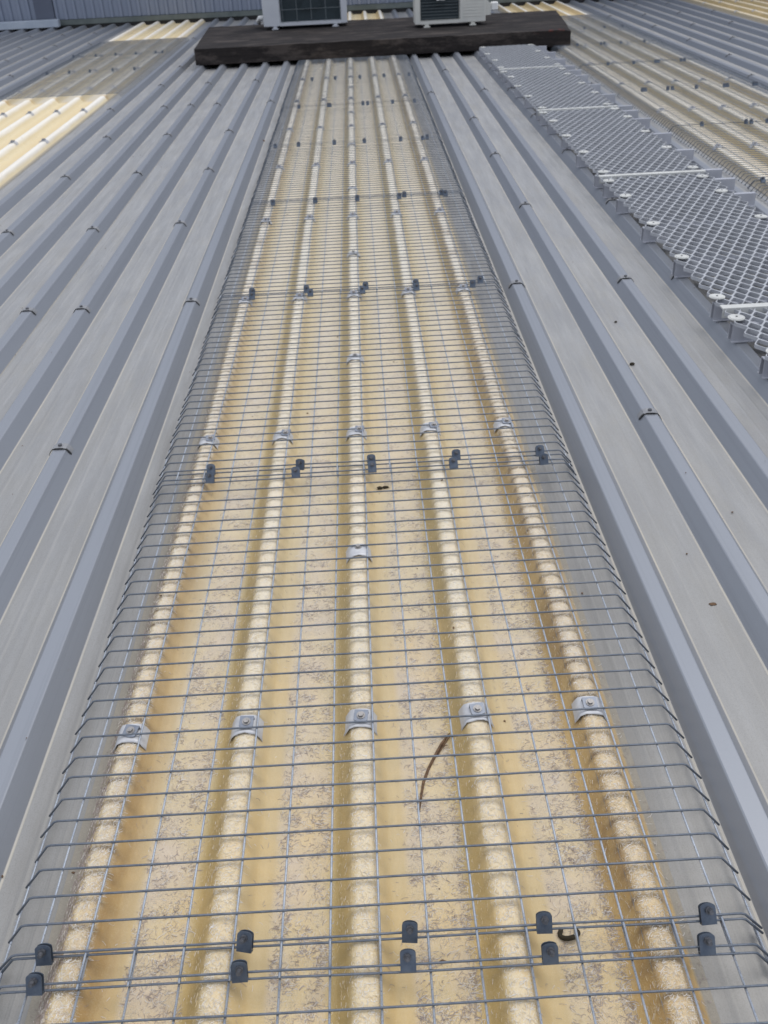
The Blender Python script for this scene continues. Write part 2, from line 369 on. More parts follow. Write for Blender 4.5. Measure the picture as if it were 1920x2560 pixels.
# ------------------------------------------------------------------ mesh panel wire rows (shared by rub marks and panels)
PITCH = .043
main_panels = [(-.555, 30+1), (.716, 31), (1.974, 31), (3.234, 31), (4.487, 31), (5.747, 31), (6.972, 31), (8.186, 28)]
main_panels[0] = (.755-30*.0458, 31)
def wires_of(i, P): 
    y, n = P[i]; pt = .0458 if (i == 0 and P is main_panels) else PITCH
    return [y+k*pt for k in range(n)]
right_panels = [(3.18, 30), (4.425, 31), (5.70, 30), (6.925, 31), (8.17, 30), (9.385, 31), (10.62, 31)]
left_panels = [(8.03, 32), (9.36, 28), (10.50, 30)]

# ------------------------------------------------------------------ fibreglass skylights
def skylight(ci, label, ya, yb, fine, wires, covered):
    xs = []
    for k in range(-2, 3):
        c = k*W
        xs += [c-FH-.012, c-FH-.001, c-FH*.85, c-FH*.62, c-CH-.003, c-CH, c-CH*.5, c, c+CH*.5, c+CH, c+CH+.003, c+FH*.62, c+FH*.85, c+FH+.001, c+FH+.012]
        if k < 2: xs += [c+W*.33, c+W*.42, c+W*.5, c+W*.58, c+W*.67]
    xs = sorted(set(round(x, 5) for x in xs))
    if fine:
        ya_ = [y for y in np.arange(ya, 3.4, .0043)]+[y for y in np.arange(3.4, yb, .02)]
    else: ya_ = list(np.linspace(ya, yb, 120))
    ys = np.array(ya_); xs = np.array(xs)
    X, Y = np.meshgrid(xs, ys)
    D = np.abs(X-W*np.round(X/W))
    D = np.where(np.abs(X) > 2*W+.0, np.abs(np.abs(X)-2*W), D)
    # rounder, softer section than the steel
    Z = np.where(D <= CH, -.0022*(D/CH)**2, np.where(D >= FH, -H, -.0022-(H-.0022)*(D-CH)/(FH-CH)))
    Z = Z+.0016
    stain = np.zeros_like(X)
    w = np.array(sorted(wires)) if wires else None
    if w is not None:
        crown = np.clip(1-(np.maximum(D-CH*1.05, 0)/(FH*.45)), 0, 1)
        Yc = Y+.004*(D/CH)**2                     # marks curve round the crown
        idx = np.clip(np.searchsorted(w, Yc), 1, len(w)-1)
        d = np.minimum(np.abs(Yc-w[idx-1]), np.abs(Yc-w[idx]))
        ribi = np.abs(np.round(X/W)); amp = np.where(ribi >= 1.5, 1.0, np.where(ribi >= .5, .42, .34))
        jit = .6+.4*np.sin(Y*37+X*21)*np.sin(Y*11.3+X*5)
        stain = np.exp(-((d+.0)/.0052)**2)*crown*amp*(.3+.7*jit)*1.15+.28*(amp > .9)*crown*np.exp(-((D-CH*1.2)/.008)**2)
        Z = Z-np.exp(-(d/.0065)**2)*crown*.0022*(.15+.50*(amp > .9))+crown*.0006*np.sin(Y*90+X*300)*(amp > .9)
    edge = np.clip((np.abs(X)-1.55*W)/(.3*W), 0, 1)
    edge = np.where(X < 0, np.where(X > -2*W-.005, edge, 0), edge)
    lip = np.clip((np.abs(X)-(2*W+FH*.85))/.006, 0, 1)
    lip = np.maximum(lip, np.clip((-X-(2*W+CH))/.012, 0, 1)*.85)
    bare = np.zeros_like(X)
    if covered: bare = np.where((Y < covered[0]) | (Y > covered[1]), 1.0 if covered[0] < 90 else .5, 0.0)
    n = X.shape[1]; m = X.shape[0]
    v = np.stack([X, Y, Z], -1).reshape(-1, 3)
    i = np.arange(n-1)[None, :]; j = np.arange(m-1)[:, None]*n
    f = np.stack([j+i, j+i+1, j+i+1+n, j+i+n], -1).reshape(-1, 4)
    me = bpy.data.meshes.new('fibreglass_sheet')
    me.vertices.add(len(v)); me.vertices.foreach_set('co', v.ravel())
    me.loops.add(f.size); me.loops.foreach_set('vertex_index', f.ravel())
    me.polygons.add(len(f)); me.polygons.foreach_set('loop_start', np.arange(0, f.size, 4)); me.polygons.foreach_set('loop_total', np.full(len(f), 4))
    me.polygons.foreach_set('use_smooth', np.ones(len(f), bool))
    for nm, a in (('stain', stain), ('edge', edge), ('lip', lip), ('bare', bare)):
        at = me.attributes.new(nm, 'FLOAT', 'POINT'); at.data.foreach_set('value', a.ravel().astype(np.float32))
    me.update(); me.materials.append(FIBRE)
    root = link('skylight', None, loc=(ci*W, 0, 0), label=label, cat='skylight', group='fibreglass skylight strips in the metal roof')
    link('fibreglass_sheet', me, root)
    return root
allw = [y for i in range(8) for y in wires_of(i, main_panels)]
sk_main = skylight(0, 'long yellowed fibreglass skylight strip down the middle under wire mesh', -.9, 13.9, True, allw, (-9, 9.4))
sk_left = skylight(-12, 'cream fibreglass skylight strip left of the black plinth, bare and bright at its near end', -.9, 13.9, False, None, (8.0, 11.75))
sk_right = skylight(12, 'pale fibreglass skylight strip right of the grating walkway under wire mesh', -.9, 13.9, False, None, (-9, 11.85))
sk_far = skylight(24, 'orange uncovered fibreglass skylight strip in the top right corner', -.9, 13.9, False, None, (98, 99))

# loose glass fibres standing off the middle skylight
def loose_fibres():
    N0 = 300000
    x = rng.uniform(-2*W-.045, 2*W+.05, N0); y = .42+2.9*rng.random(N0)**1.7
    t = (x/W+.5) % 1.0; xi = np.round(x/W)
    # clump field from a few sine sums
    cl = np.zeros(N0)
    for k in range(14):
        a = rng.uniform(20, 240); th = rng.uniform(0, 6.28); cl += np.sin(a*(x*math.cos(th)+y*math.sin(th)*.8)+rng.uniform(0, 6.28))
    cl = cl/14**.5
    pan = ((t < .24) | (t > .83)); crown = (t > .41) & (t < .60); face = (t >= .25) & (t < .41); foot = (t < .26) & (t > .19)
    p = np.where(pan, .05+.42*np.clip(cl+.15, 0, 1.2), 0)+np.where(foot & (xi > 0), .35+.5*(xi > 1.5), 0)+np.where(crown, np.where(np.abs(xi) > 1.5, .5, .30), 0)+np.where(face, np.where(xi > 1.5, .13, .07), 0)+np.where((t > .6) & (t < .83), .012, 0)
    p = np.where(np.abs(x) > 2*W+.016, .05, p); p = np.where((x < -2*W-CH*.8) & (x > -2*W-FH), .75, p)
    p = np.clip(p*1.6, 0, 1)*np.clip(1.25-(y-.5)/2.6, .1, 1)
    keep = rng.random(N0) < p
    x, y, t, xi, face, crown, pan = [q[keep] for q in (x, y, t, xi, face, crown, pan)]
    n = len(x)
    L = np.where(crown, rng.uniform(.003, .008, n), np.where(face, rng.uniform(.003, .007, n), rng.uniform(.003, .010, n)))
    th = rng.normal(0, .75, n)+np.where(rng.random(n) < .35, math.pi/2, 0); th = np.where(face, math.pi/2+rng.normal(0, .3, n), th)
    th = np.where(crown, rng.uniform(0, math.pi, n), th)
    curl = rng.normal(0, .8, n)*np.where(face, .25, 1); lift = np.where(crown | face, rng.uniform(.0001, .0006, n), rng.uniform(.0002, .0018, n))
    wd_ = rng.uniform(.00013, .00028, n)
    vs_, S = [], 4
    cxp, cyp = x.copy(), y.copy(); pts = []
    for s in range(S):
        pts.append((cxp.copy(), cyp.copy())); a = th+curl*(s/(S-1)-.5)*1.4
        cxp = cxp+np.cos(a)*L/(S-1); cyp = cyp+np.sin(a)*L/(S-1)
    V = np.zeros((n, S, 2, 3))
    for s, (px, py) in enumerate(pts):
        d = np.abs(px-W*np.clip(np.round(px/W), -2, 2)); zz = np.where(d <= CH, -.0022*(d/CH)**2, np.where(d >= FH, -H, -.0022-(H-.0022)*(d-CH)/(FH-CH)))+.0018
        zz = zz+lift*math.sin(math.pi*(s+.3)/S)+.0003
        a = th+curl*(s/(S-1)-.5)*1.4
        for q, sg in enumerate((-1, 1)):
            V[:, s, q, 0] = px-np.sin(a)*wd_*sg; V[:, s, q, 1] = py+np.cos(a)*wd_*sg; V[:, s, q, 2] = zz+.00015*sg
    base = (np.arange(n)*S*2)[:, None, None]
    quad = np.array([[2*s, 2*s+2, 2*s+3, 2*s+1] for s in range(S-1)])[None]
    f = (base+quad).reshape(-1, 4)
    me = bpy.data.meshes.new('loose_fibres'); v = V.reshape(-1, 3)
    me.vertices.add(len(v)); me.vertices.foreach_set('co', v.ravel())
    me.loops.add(f.size); me.loops.foreach_set('vertex_index', f.ravel())
    me.polygons.add(len(f)); me.polygons.foreach_set('loop_start', np.arange(0, f.size, 4)); me.polygons.foreach_set('loop_total', np.full(len(f), 4))
    mi = np.where(x < -2*W-CH*.8, np.where(rng.random(n) < .8, 0, 1), np.where(crown, np.where(rng.random(n) < .75, 1, 2), np.where(face, np.where(rng.random(n) < .4, 1, 2), np.where(rng.random(n) < .60, 0, 1))))
    me.polygons.foreach_set('material_index', np.repeat(mi, S-1))
    for m in (FH1, FH2, FH3): me.materials.append(m)
    me.update()
    link('loose_fibres', me, sk_main, kind='stuff')
loose_fibres()

# saddles with hold-down cleats on the fibreglass crowns
def saddle_mesh(v_):
    b = MB(); pr = [(-.0265, -H*.46), (-.0225, -H*.24), (-.0175, -.0012), (-.009, .0012), (0, .0016), (.009, .0012), (.0175, -.0012), (.0225, -.0090), (.0265, -H*.46)]
    n = len(pr); y0, y1 = -.030, .010
    rf = []
    for y, e in ((y0, 1), (y0+.006, 0), (y1, 0)):
        rf.append([(x*(1.04 if e else 1), y-(.0045*(abs(x)/.03) if e else 0), z+.0042+(.0012*math.sin(i*2.1+v_) if e else 0)) for i, (x, z) in enumerate(pr)])
    v = rf[0]+rf[1]+rf[2]+[(x, y, z-.0018) for x, y, z in rf[0]]+[(x, y, z-.0018) for x, y, z in rf[2]]
    f = [(k*n+i, k*n+i+1, (k+1)*n+i+1, (k+1)*n+i) for k in range(2) for i in range(n-1)]
    f += [(3*n+i, 3*n+i+1, i+1, i) for i in range(n-1)]
    b.add(v, f); return b.mesh('saddle_clip', SADDLE, True)
def plate_poly(w, y0, y1, r, k=5):
    pl = [(-w, y0), (w, y0)]
    pl += [(w*math.cos(a), y1-r+r*math.sin(a)) for a in [math.pi*q/(2*k)*1.0 for q in range(1, 2*k)]]
    pl = [(-w, y0), (w, y0), (w, y1-r)]+pl[2:]+[(-w, y1-r)]
    return pl
def clip_mesh():
    b = MB(); b.prism(plate_poly(.0100, 0, .0255, .005), .0030, .0046)
    b.box(-.0100, .0100, -.0016, 0, -.0040, .0046)             # lip folded round the wires
    b.prism(plate_poly(.0100, .001, .0245, .005), -.0040, -.0026)
    return b.mesh('wire_clip', CLIP)
def cleat_mesh():
    b = MB(); pl = plate_poly(.0115, -.007, .0135, .004)
    b.prism([(x, -y) for x, y in reversed(pl)], .0095, .0115)
    b.box(-.0115, .0115, .0070, .0088, .001, .0115)
    return b.mesh('cleat', CLEAT)
SADM = [saddle_mesh(q) for q in (0., 2.1, 4.)]
CLM, CTM = clip_mesh(), cleat_mesh()
NTM = hexm('nut', .0052, .0046, .0085, NUT, .0030); BTM = hexm('bolt_head', .0046, .0125, .0165, BOLT)
WSM = MB(); WSM.prism([(.0072*math.cos(k*math.pi/6), .0072*math.sin(k*math.pi/6)) for k in range(12)], .0115, .0127); WSM = WSM.mesh('bolt_washer', BOLT)
def saddle(root, x, y, cleat=True, tw=0.0, dx=0.0):
    s = link('saddle_clip', rnd.choice(SADM), root, loc=(x, y*(1-.007), 0), rot=(0, 0, rnd.uniform(-.05, .05)))
    if cleat:
        c = link('bolted_cleat', CTM, s, loc=(dx+rnd.uniform(-.003, .003), -.006, 0), rot=(R(14), 0, tw+rnd.uniform(-.12, .12)))
        b_ = MB()
        # bolt sits with the cleat as one sub-part
        c.data = CT2
    else:
        link('bolt_head', BTM2, s)
b = MB(); pl = plate_poly(.0115, -.007, .0135, .004); b.prism([(x, -y) for x, y in reversed(pl)], .0095, .0115, 0)
b.box(-.0115, .0115, .0070, .0088, .001, .0115, 0)
b.prism([(.0072*math.cos(k*math.pi/6), .0072*math.sin(k*math.pi/6)-.002) for k in range(12)], .0115, .0127, 1)
b.prism([(.0046*math.cos(k*math.pi/3+.2), .0046*math.sin(k*math.pi/3+.2)-.002) for k in range(6)], .0127, .0165, 1)
CT2 = b.mesh('bolted_cleat', [CLEAT, BOLT])
b = MB(); b.prism([(.0075*math.cos(k*math.pi/6), .0075*math.sin(k*math.pi/6)-.002) for k in range(12)], .005, .0065, 0)
b.prism([(.0046*math.cos(k*math.pi/3+.2), .0046*math.sin(k*math.pi/3+.2)-.002) for k in range(6)], .0065, .0100, 0)
BTM2 = b.mesh('bolt_head', BOLT)
tws = {(-2, 0): -.25, (1, 0): .15}
for r_i, yy in enumerate((1.178, 2.215, 3.252, 4.258, 5.27, 6.29, 7.30, 8.32)):
    for k in range(-2, 3):
        saddle(sk_main, k*W, yy+(k == -2)*-.006, True, rnd.uniform(-.15, .15) if r_i else tws.get((k, 0), 0), .004 if k == 1 and r_i == 0 else (.008 if r_i == 1 else 0))
for yy in (.633, 1.672, 2.696, 3.72, 4.75, 5.76, 6.77, 7.8, 8.82): saddle(sk_main, 0, yy, False)
for ci, root, rows in ((12, sk_right, (5.2, 6.275, 7.30, 8.35, 9.4, 10.5, 11.6)), (-12, sk_left, (5.3, 6.35, 7.40, 8.44, 9.5, 10.6))):
    for yy in rows:
        for k in range(-2, 3): saddle(root, k*W, yy, True)
for yy in (9.4, 10.5, 11.6, 12.7):
    for k in range(-2, 3): saddle(sk_far, k*W, yy, False)

# ------------------------------------------------------------------ wire mesh panels
RW = .00172
def cross_mesh(v_):
    b = MB(); q = random.Random(v_); j = lambda s: q.uniform(-s, s)
    pts = [(-.4850+j(.0015), j(.001), -.0300+j(.002)), (-.4590, j(.0006), .0035), (-.4535, 0, .0052)]
    pts += [(-.30, j(.0009), .0052), (-.12, j(.0012), .0052), (.06, j(.0012), .0052), (.25, j(.001), .0052), (.40, j(.0009), .0052)]
    pts += [(.4915, 0, .0052), (.497, j(.0006), .0035), (.5230+j(.0015), j(.001), -.0300+j(.002))]
    b.tube(pts, RW, 6); return b.mesh('cross_wire', WIRE, True)
XW = [cross_mesh(k) for k in range(6)]
LWX = [-.4255+.0636*i for i in range(15)]
def long_mesh(L, v_):
    b = MB(); q = random.Random(v_); k = 7
    b.tube([(q.uniform(-.0007, .0007), -.008+(L+.016)*i/(k-1), q.uniform(-.0002, .0002)) for i in range(k)], RW*.95, 6)
    # small drips of zinc along the wire
    for _ in range(int(L*38)):
        y = q.uniform(0, L); s = q.choice((-1, 1)); h = q.uniform(.0012, .0030)
        b.add([(s*RW*.7, y-.0005, 0), (s*RW*.7, y+.0006, 0), (s*(RW+h), y+q.uniform(-.0006, .0006), q.uniform(-.0008, .0004))], [(0, 1, 2)])
        b.add([(s*RW*.7, y, -.0004), (s*RW*.7, y, .0005), (s*(RW+h), y, 0)], [(0, 1, 2)])
    return b.mesh('long_wire', LWIRE, True)
def panel(ci, y0, ws, label, clips=(), tilt=True, dx=0.0, group=None):
    L = ws[-1]-ws[0]
    root = link('mesh_panel', None, loc=(ci*W+dx, y0, .0052 if tilt else 0), rot=(-.0048/L if tilt else 0, 0, rnd.uniform(-.0012, .0012)), label=label, cat='wire mesh', group=group)
    for y in ws:
        link('cross_wire', rnd.choice(XW), root, loc=(rnd.uniform(-.0012, .0012), y-y0+rnd.uniform(-.0010, .0010), rnd.uniform(-.0003, .0006)), rot=(0, 0, rnd.uniform(-.0020, .0020)))
    lm = [long_mesh(L, q) for q in range(4)]
    for x in LWX: link('long_wire', rnd.choice(lm), root, loc=(x+rnd.uniform(-.0008, .0008), 0, .0023))
    link('long_wire', lm[0], root, loc=(-.4795, 0, -.0270)); link('long_wire', lm[1], root, loc=(.5160, 0, -.0262))
    for (x, y, tw) in clips:
        c = link('wire_clip', CLM, root, loc=(x-ci*W-dx, y-.007-.0095*y-y0, .002), rot=(R(rnd.uniform(50, 66)), 0, tw))
        link('nut', NTM, c, loc=(rnd.uniform(-.001, .001), .0168, 0), rot=(0, 0, rnd.random()))
    return root
def cl(xs, ys, tw=0.1):
    ys = ys if isinstance(ys, (list, tuple)) else [ys]*len(xs)
    return [(x, y, rnd.uniform(-tw, tw)) for x, y in zip(xs, ys)]
main_clips = [[],
    [(-.413, .762, .0), (-.155, .764, -.22), (.059, .764, -.10), (.234, .766, -.04), (.447, .765, .05),
     (-.414, .721, -.03), (-.157, .723, .03), (.055, .723, -.02), (.234, .723, .02), (.432, .723, .02)],
    [(-.349, 2.024, 0), (-.136, 2.026, -.2), (.036, 2.028, .05), (.240, 2.030, .02), (.441, 2.028, 0), (-.347, 1.985, -.1), (-.144, 1.987, 0), (.037, 1.994, 0), (.230, 1.992, .05), (.443, 1.986, .1)],
    cl([-.356, -.165, .042, .218, .444, -.353, -.151, .030, .218, .412], [3.286]*5+[3.247]*5),
    cl([-.363, -.170, .022, .214, .238, .409, .425], [4.50, 4.50, 4.50, 4.497, 4.515, 4.515, 4.50]),
    cl([-.431, -.300, -.097, .073, .279, .405, .430], [5.752, 5.757, 5.765, 5.762, 5.766, 5.755, 5.78]),
    cl([-.350, -.152, -.14, .082, .114, .282, .430], 6.99),
    cl([-.3, -.119, .073, .261, .457], 8.20)]
mdesc = ['nearest wire mesh panel over the middle skylight, cut off by the bottom of the photo',
         'wire mesh panel over the middle skylight lying above the curved brown twig',
         'wire mesh panel over the middle skylight just beyond the dark oblong dropping',
         'fourth wire mesh panel over the middle skylight counted from the bottom of the photo',
         'fifth wire mesh panel over the middle skylight counted from the bottom of the photo',
         'sixth wire mesh panel over the middle skylight counted from the bottom of the photo',
         'second wire mesh panel from the black plinth over the middle skylight',
         'wire mesh panel over the middle skylight touching the front of the black plinth']
for i in range(8):
    ws = wires_of(i, main_panels)
    panel(0, ws[0], ws, mdesc[i], main_clips[i], i > 0, rnd.uniform(-.003, .003) if i not in (1, 2) else (0, -.003)[i-1], 'wire mesh panels over the middle skylight')
rdesc = ['nearest', 'second nearest', 'third nearest', 'fourth nearest', 'third farthest', 'second farthest', 'farthest']
RC = {1: cl([-.43, -.2, .0], 4.44), 2: cl([-.31, -.06, -.03, .06, .3], 5.72), 3: cl([-.33, -.31, -.16, -.128, .033, .22, .24, .418, .435], 6.94),
      4: cl([-.277, -.075, .095, .117, .295, .32], 8.19), 5: cl([-.27, -.058, -.03, .12, .327], 9.42), 6: cl([-.2, .05, .25, .43], 10.65)}
for i in range(7):
    ws = wires_of(i, right_panels)
    rc = [(12*W+x, y, t) for x, y, t in RC.get(i, [])]
    panel(12, ws[0], ws, '%s wire mesh panel over the pale skylight right of the grating walkway' % rdesc[i], rc, i > 0, rnd.uniform(-.004, .004), 'wire mesh panels over the right skylight')
LC = {1: cl([-.394, -.196, -.013, .188, .38], 9.385), 2: cl([-.436, -.217, -.021, .179, .373, .44], 10.54)}
for i in range(3):
    ws = wires_of(i, left_panels)
    lc = [(-12*W+x, y, t) for x, y, t in LC.get(i, [])]
    panel(-12, ws[0], ws, '%s wire mesh panel over the cream skylight left of the plinth' % ('nearest', 'middle', 'farthest')[i], lc, i > 0, rnd.uniform(-.004, .004), 'wire mesh panels over the left skylight')

# ------------------------------------------------------------------ grating walkway
walk = link('walkway', None, loc=(1.35, 1.0, 0), label='raised silver expanded-metal walkway running up to the black plinth', cat='walkway')
wx, wy = 1.35, 1.0
CXH, RP, GT, GD = .0437, .0415, .066, .011
def grating(y0, y1, name='grating_panel'):
    b = MB(); x0 = 1.114; cells = {}
    nr = int((y1-y0-.012)/RP)
    for r in range(nr):
        for c in range(11 if r % 2 == 0 else 10):
            cells[(c*2+(r % 2), r)] = 1
    hw, ap, sd_ = CXH/2, .0372, RP-.0372
    def hexa(s, cx_, cy_, z, th=0.0):
        h = hw-th; a_ = ap-th*1.1; d_ = sd_-th*.25
        return [(cx_, cy_-a_, z), (cx_+h, cy_-d_, z), (cx_+h, cy_+d_, z), (cx_, cy_+a_, z), (cx_-h, cy_+d_, z), (cx_-h, cy_-d_, z)]
    def hole(cx_, cy_, z, th):
        # diamond opening: every side moved in by half a strand, corners rounded
        P = [Vector(p) for p in hexa(1, cx_, cy_, z)]; Q = []
        for i in range(6):
            a_, p, c_ = P[i-1], P[i], P[(i+1) % 6]
            e1 = (p-a_).normalized(); e2 = (c_-p).normalized()
            n1 = Vector((-e1.y, e1.x, 0)); n2 = Vector((-e2.y, e2.x, 0))
            m = (n1+n2).normalized(); Q.append(p+m*th/max(m.dot(n1), .3))
        o = []
        for i in range(6):
            a_, p, c_ = Q[i-1], Q[i], Q[(i+1) % 6]; f1 = min(.0045/(a_-p).length, .42); f2 = min(.0045/(c_-p).length, .42)
            o.append(p+(a_-p)*f1); o.append(p+(c_-p)*f2)
        return [tuple(q) for q in o]
    nb = [(1, -1), (2, 0), (1, 1), (-1, 1), (-2, 0), (-1, -1)]
    for (c, r) in cells:
        cx_, cy_ = x0+hw+c*hw-wx, y0+.006+ap+r*RP-wy
        o = hexa(1, cx_, cy_, GT); ih = hole(cx_, cy_, GT, .0025); il = hole(cx_, cy_, GT-GD, .0021)
        v = o+ih+il; f = []
        for i in range(6):
            a1, a2 = 6+2*i, 6+2*i+1; nx = 6+(2*i+2) % 12
            f.append((i, a2, a1)[::-1] if 0 else (a1, i, a2)); f.append((i, (i+1) % 6, nx, a2))
        for k in range(12): f.append((6+k, 6+(k+1) % 12, 18+(k+1) % 12, 18+k))
        b.add(v, f)
        for i, (dc, dr) in enumerate(nb):
            if (c+dc, r+dr) not in cells:
                p, q = o[i], o[(i+1) % 6]
                b.add([p, q, (q[0], q[1], GT-GD), (p[0], p[1], GT-GD)], [(3, 2, 1, 0)])
    return b.obj(name, GRATE, walk)
strips = [1.08, 2.742, 4.406, 6.055, 7.755]
bat = MB(); bat.box(0, .578, -.0012, .0012, 0, .052); bat.box(0, .578, -.022, -.0012, .0505, .053); bat.box(0, .578, -.0245, -.0225, .0, .053)
bat.box(0, .578, -.034, -.0245, .0, .0025); bat.box(0, .578, .0012, .012, .0, .0025)
BATM = bat.mesh('support_batten', BATTEN)
disc = MB(); disc.prism([(.0245*math.cos(k*math.pi/12), .0245*math.sin(k*math.pi/12)) for k in range(24)], .0665, .0690)
disc.prism([(.020*math.cos(k*math.pi/10), .020*math.sin(k*math.pi/10)) for k in range(20)], .0690, .0705)
DSM = disc.mesh('washer_disc', STRIP); SCW = MB(); SCW.prism([(.0032*math.cos(k*math.pi/3), .0032*math.sin(k*math.pi/3)) for k in range(6)], .0705, .0725)
SCW = SCW.mesh('disc_screw', NUT)
for i, s0 in enumerate(strips):
    s1 = strips[i+1] if i < 4 else 9.13
    g = grating(s0+.008, s1-.008)
    L = s1-s0
    offs = [.085, .50, .91, 1.32, 1.575] if L > 1.5 else [.09, .48, .89, 1.30]
    for j, o_ in enumerate(offs):
        yb_ = s0+o_
        bt = link('support_batten', BATM, walk, loc=(1.115-wx+rnd.uniform(-.004, .004), yb_-wy, .0022), rot=(0, 0, rnd.uniform(-.006, .006)))
        for side in (0, 1):
            xx = (1.141, 1.557)[side]+(rnd.uniform(-.012, .012))
            d = link('washer_disc', DSM, g, loc=(xx-wx, yb_-wy+rnd.uniform(-.01, .01), 0), rot=(rnd.uniform(-.02, .02), rnd.uniform(-.02, .02), 0))
            link('disc_screw', SCW, g, loc=(d.location.x, d.location.y, 0))
    if i:
        b = MB(); b.box(1.112-wx, 1.588-wx, s0-.016-wy, s0+.012-wy, .0665, .0705); b.box(1.112-wx, 1.588-wx, s0-.0172-wy, s0-.0162-wy, .040, .0705)
        b.obj('joint_strip', STRIP, walk)
b = MB()
for xx in (1.118, 1.582):
    b.box(xx-.0015-wx, xx+.0015-wx, 1.09-wy, 9.12-wy, .0545, .0555)

# ------------------------------------------------------------------ black plinth
def plinth():
    fl, fr, bl_, br_ = (-1.378, 9.40), (1.968, 9.39), (-1.477, 11.31), (2.157, 11.15)
    b = MB(); nx, ny = 60, 16; top = {}
    q = random.Random(3)
    v, f = [], []
    for j in range(ny+1):
        for i in range(nx+1):
            u, w_ = i/nx, j/ny
            x = (fl[0]*(1-u)+fr[0]*u)*(1-w_)+(bl_[0]*(1-u)+br_[0]*u)*w_; y = (fl[1]*(1-u)+fr[1]*u)*(1-w_)+(bl_[1]*(1-u)+br_[1]*u)*w_
            e = min(u*nx, (1-u)*nx, w_*ny, (1-w_)*ny)
            v.append((x, y+(q.uniform(-.004, .004) if j in (0, ny) else 0), .139+q.uniform(-.002, .002)-(.005 if e < .5 else 0)-(.012 if (u > .985 and w_ < .2) else 0)))
    for j in range(ny):
        for i in range(nx): a = j*(nx+1)+i; f.append((a, a+1, a+nx+2, a+nx+1))
    b.add(v, f)
    per = [i for i in range(nx+1)]+[j*(nx+1)+nx for j in range(1, ny+1)]+[ny*(nx+1)+i for i in range(nx-1, -1, -1)]+[j*(nx+1) for j in range(ny-1, 0, -1)]
    pv = [v[k] for k in per]; n = len(pv)
    rings = [pv]+[[(x+q.uniform(-.002, .002), y+q.uniform(-.003, .003), z0) for x, y, z in pv] for z0 in (.095, .05, .004)]
    vv = [p for r_ in rings for p in r_]
    b.add(vv, [(k*n+(i+1) % n, k*n+i, (k+1)*n+i, (k+1)*n+(i+1) % n) for k in range(3) for i in range(n)])
    b.add(rings[-1], [tuple(reversed(range(n)))])
    return b.obj('plinth', PLINTH, label='long low weathered black plinth lying across the roof ribs under the air conditioners', cat='plinth')
plinth()

